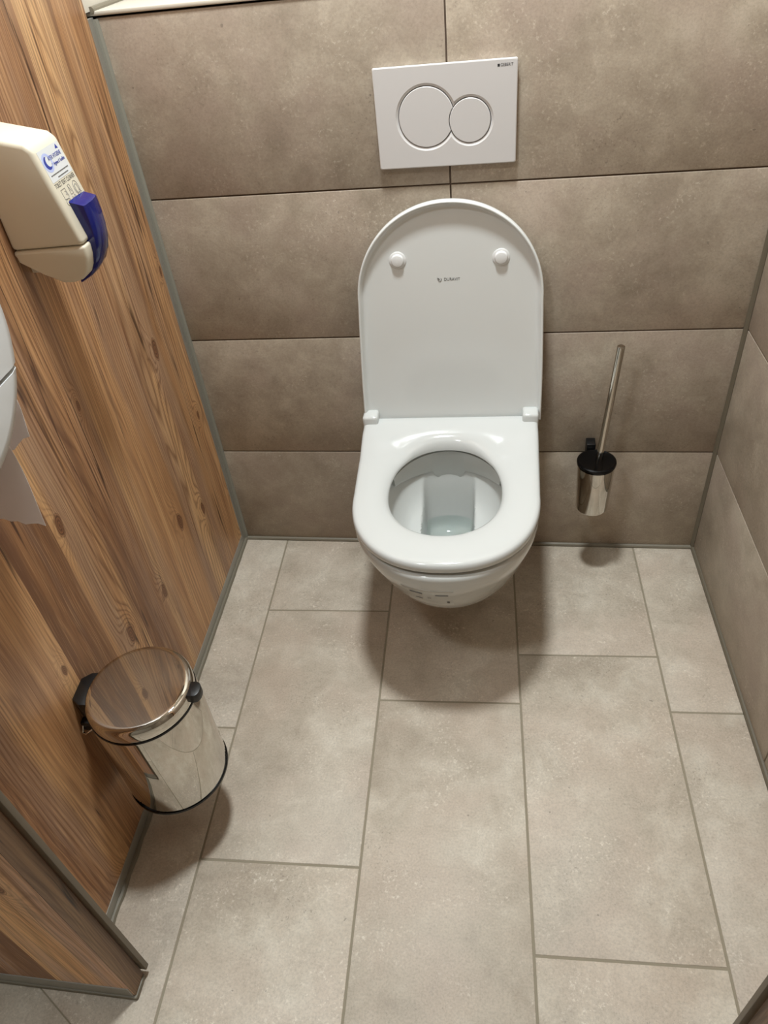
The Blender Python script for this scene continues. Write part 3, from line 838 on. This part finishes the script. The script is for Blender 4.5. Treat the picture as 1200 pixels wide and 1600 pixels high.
# sticker + print on the sloping front face
fd = Vector((-0.4724 + 0.4975, 0, 1.0032 - 1.1240)).normalized()      # downwards along the face
fn = Vector((-fd.z, 0, fd.x)); fn = fn if fn.x > 0 else -fn
def face_m(y, s, h=0.0):
    p = Vector((-0.4975, y, 1.1240)) + fd * s + fn * h - Vector((-0.583, -0.43, 0.95))
    return frame(p, (0, 1, 0), -fd, fn)
def on_face(name, bm, mat, y, s, h, parent): return obj(name, bm, mat, parent, face_m(y, s, h))
bm = bmesh.new(); box(bm, -0.0285, 0.0285, -0.0180, 0.0215, 0.0, 0.0002)
stick = on_face('sticker', bm, MAT['white_abs'], -0.4400, 0.0235, 0.0001, sd)
bm = bmesh.new()
def ring2(bm, cx, cy, r0, r1_, w, n=40, sy=1.0):
    a = [[(cx + r * math.cos(2 * math.pi * k / n), cy + r * sy * math.sin(2 * math.pi * k / n), z) for k in range(n)] for r, z in ((r0, 0.0001), (r0, w), (r1_, w), (r1_, 0.0001))]
    loops_mesh(bm, a, False, False)
ring2(bm, -0.016, 0.005, 0.0085, 0.0118, 0.0003)
obj('emblem_ring', bm, MAT['blue_pale'], stick)
bm = bmesh.new()
cr = [(-0.016 + 0.0082 * math.cos(a), 0.005 + 0.0082 * math.sin(a)) for a in [math.radians(100 + 240 * k / 24) for k in range(25)]]
cr += [(-0.0125 + 0.0066 * math.cos(a), 0.0062 + 0.0066 * math.sin(a)) for a in [math.radians(330 - 220 * k / 20) for k in range(21)]]
loops_mesh(bm, [[(x, y, 0.0001) for x, y in cr], [(x, y, 0.0004) for x, y in cr]])
obj('emblem', bm, MAT['blue_print'], stick)
bm = bmesh.new(); loops_mesh(bm, [[(x, y, z) for x, y in ((0.016, 0.0145), (0.0235, 0.0138), (0.0205, 0.0195))] for z in (0.0001, 0.0004)])
obj('emblem', bm, MAT['blue_print'], stick)
I3 = lambda x, y: frame((x, y, 0.0004), (1, 0, 0), (0, 1, 0), (0, 0, 1))
text('lettering', 'AYER HYGIENE', 0.0074, I3(-0.0120, 0.0085), MAT['blue_print'], stick, xs=0.72)
text('lettering', 'Hygiene & Textilien', 0.0062, I3(-0.0050, 0.0005), MAT['blue_print'], stick, shear=0.3, xs=0.62)
bm = bmesh.new()      # two lines of print too small to read
x_ = -0.0240
for w_ in (0.004, 0.010, 0.0075, 0.009, 0.006, 0.0075):
    box(bm, x_, x_ + w_, -0.0108, -0.0094, 0.0001, 0.0004); x_ += w_ + 0.0008
x_ = -0.0100
for w_ in (0.007, 0.009, 0.0065, 0.0045):
    box(bm, x_, x_ + w_, -0.0156, -0.0142, 0.0001, 0.0004); x_ += w_ + 0.0006
obj('small_print', bm, MAT['print_grey'], stick, smooth=False)
tt = text('lettering', 'TOILET SEAT CLEANER', 0.0082, face_m(-0.4680, 0.0465, 0.0001), MAT['print_dark'], sd, xs=0.66)
# three line pictograms: dispenser and hand, paper and hand, wiped seat
bm = bmesh.new()
def line(bm, pts, r=0.00035, closed=False): tube(bm, [(x, y, 0.0) for x, y in pts], r, 6, closed)
def arcp(cx, cy, rx, ry, a0=0, a1=360, n=20): return [(cx + rx * math.cos(math.radians(a0 + (a1 - a0) * k / n)), cy + ry * math.sin(math.radians(a0 + (a1 - a0) * k / n))) for k in range(n + 1)]
line(bm, [(-0.022, 0.009), (-0.011, 0.009), (-0.010, -0.002), (-0.013, -0.004), (-0.022, -0.003)], closed=True)
line(bm, arcp(-0.0165, -0.008, 0.0062, 0.0042, 20, 330)); line(bm, arcp(-0.0145, -0.0085, 0.003, 0.002))
line(bm, [(-0.0145, 0.006), (-0.0120, 0.004), (-0.0140, 0.002), (-0.0120, 0.000)])
line(bm, [(-0.002, 0.010), (0.003, 0.010), (0.0035, -0.002), (-0.003, -0.002)], closed=True)
line(bm, [(-0.006, -0.011), (-0.003, -0.005), (0.000, -0.009), (0.004, -0.004), (0.007, -0.010), (0.002, -0.012)])
line(bm, [(-0.001, 0.007), (0.001, 0.001)])
line(bm, arcp(0.0165, 0.001, 0.0062, 0.0092, 0, 360)[:-1], closed=True); line(bm, arcp(0.0165, 0.000, 0.0036, 0.0058, 0, 360)[:-1], closed=True)
line(bm, [(0.020, -0.002), (0.0235, -0.006), (0.0205, -0.0095), (0.0185, -0.0055)])
on_face('pictograms', bm, MAT['print_grey'], -0.4390, 0.0620, 0.0001, sd)

# ------------------------------------------------------------------ jumbo toilet paper dispenser
tdY, tdZ, tdR = -0.876, 1.046, 0.167
td = empty('toilet_paper_dispenser', (-0.573, tdY, tdZ)); tag(td, 'large round white toilet paper dispenser at the picture edge', 'dispenser')
def drum(bm, prof, seg=96, z_lo=None, z_hi=None):
    """lathe about x: prof (r, x)"""
    loops = [[(x, r * math.cos(2 * math.pi * k / seg), r * math.sin(2 * math.pi * k / seg)) for k in range(seg)] for r, x in prof]
    loops_mesh(bm, loops)
bm = bmesh.new(); drum(bm, [(tdR - 0.006, 0.001), (tdR - 0.004, 0.006), (tdR - 0.004, 0.060), (tdR - 0.006, 0.064)])
obj('back_tray', bm, MAT['white_abs'], td)
def cut_drum(name, keep_top):
    bm = bmesh.new(); drum(bm, [(tdR - 0.003, 0.062), (tdR, 0.066), (tdR, 0.110), (tdR - 0.002, 0.117), (tdR - 0.008, 0.1235), (tdR - 0.020, 0.1270), (0.07, 0.1290), (0.02, 0.1295)])
    zc = -0.078
    g = list(bm.verts) + list(bm.edges) + list(bm.faces)
    if keep_top:
        r = bmesh.ops.bisect_plane(bm, geom=g, plane_co=(0, 0, zc + 0.0026), plane_no=(0, 0.0, 1), clear_inner=True)
    else:
        r = bmesh.ops.bisect_plane(bm, geom=g, plane_co=(0, 0, zc - 0.0026), plane_no=(0, 0.0, 1), clear_outer=True)
    es = [e for e in r['geom_cut'] if isinstance(e, bmesh.types.BMEdge)]
    bmesh.ops.holes_fill(bm, edges=es, sides=0)
    return obj(name, bm, MAT['white_abs'], td, angle=40)
cut_drum('cover', True); cut_drum('lower_cover', False)
bm = bmesh.new(); drum(bm, [(tdR - 0.010, 0.060), (tdR - 0.0035, 0.068), (tdR - 0.0035, 0.108), (tdR - 0.012, 0.119), (0.05, 0.126)])
obj('liner', bm, MAT['print_grey'], td)

tp_ = empty('toilet_paper', (-0.525, -0.76, 0.86)); tag(tp_, 'torn end of toilet paper hanging from the round dispenser', 'toilet paper')
def sheet(name, pts_top, pts_bot, thick=0.0006, n=12, bow=0.004):
    bm = bmesh.new(); lo = []
    O = Vector((-0.525, -0.76, 0.86))
    m_ = len(pts_top)
    rows = []
    for k in range(n + 1):
        t = k / n
        rows.append([Vector(a).lerp(Vector(b), t) + Vector((0, bow * math.sin(math.pi * t * 1.3), 0)) - O for a, b in zip(pts_top, pts_bot)])
    f = [[bm.verts.new(p) for p in r] for r in rows]; g = [[bm.verts.new(p + Vector((0, thick, 0))) for p in r] for r in rows]
    for A_, rev in ((f, False), (g, True)):
        for i in range(n):
            for j in range(m_ - 1):
                q = (A_[i][j], A_[i][j + 1], A_[i + 1][j + 1], A_[i + 1][j]); bm.faces.new(q if not rev else tuple(reversed(q)))
    for i in range(n):
        for j in (0, m_ - 1): bm.faces.new((f[i][j], f[i + 1][j], g[i + 1][j], g[i][j]))
    for j in range(m_ - 1):
        for i in (0, n): bm.faces.new((f[i][j], f[i][j + 1], g[i][j + 1], g[i][j]))
    return obj(name, bm, MAT['paper'], tp_)
rx = [0, .1, .2, .3, .4, .5, .6, .7, .8, .9, 1.0]
jag = [0, .002, -.001, .0015, .003, 0, .002, -.002, .001, .003, 0]
sheet('front_sheet', [(-0.570 + 0.0915 * t, -0.776, 0.902) for t in rx], [(-0.570 + 0.0915 * t, -0.779, 0.772 - 0.014 * t + j) for t, j in zip(rx, jag)])
sheet('back_sheet', [(-0.570 + 0.0990 * t, -0.739, 0.945) for t in rx], [(-0.570 + 0.0990 * t, -0.741, 0.812 + 0.060 * t + j) for t, j in zip(rx, jag)])
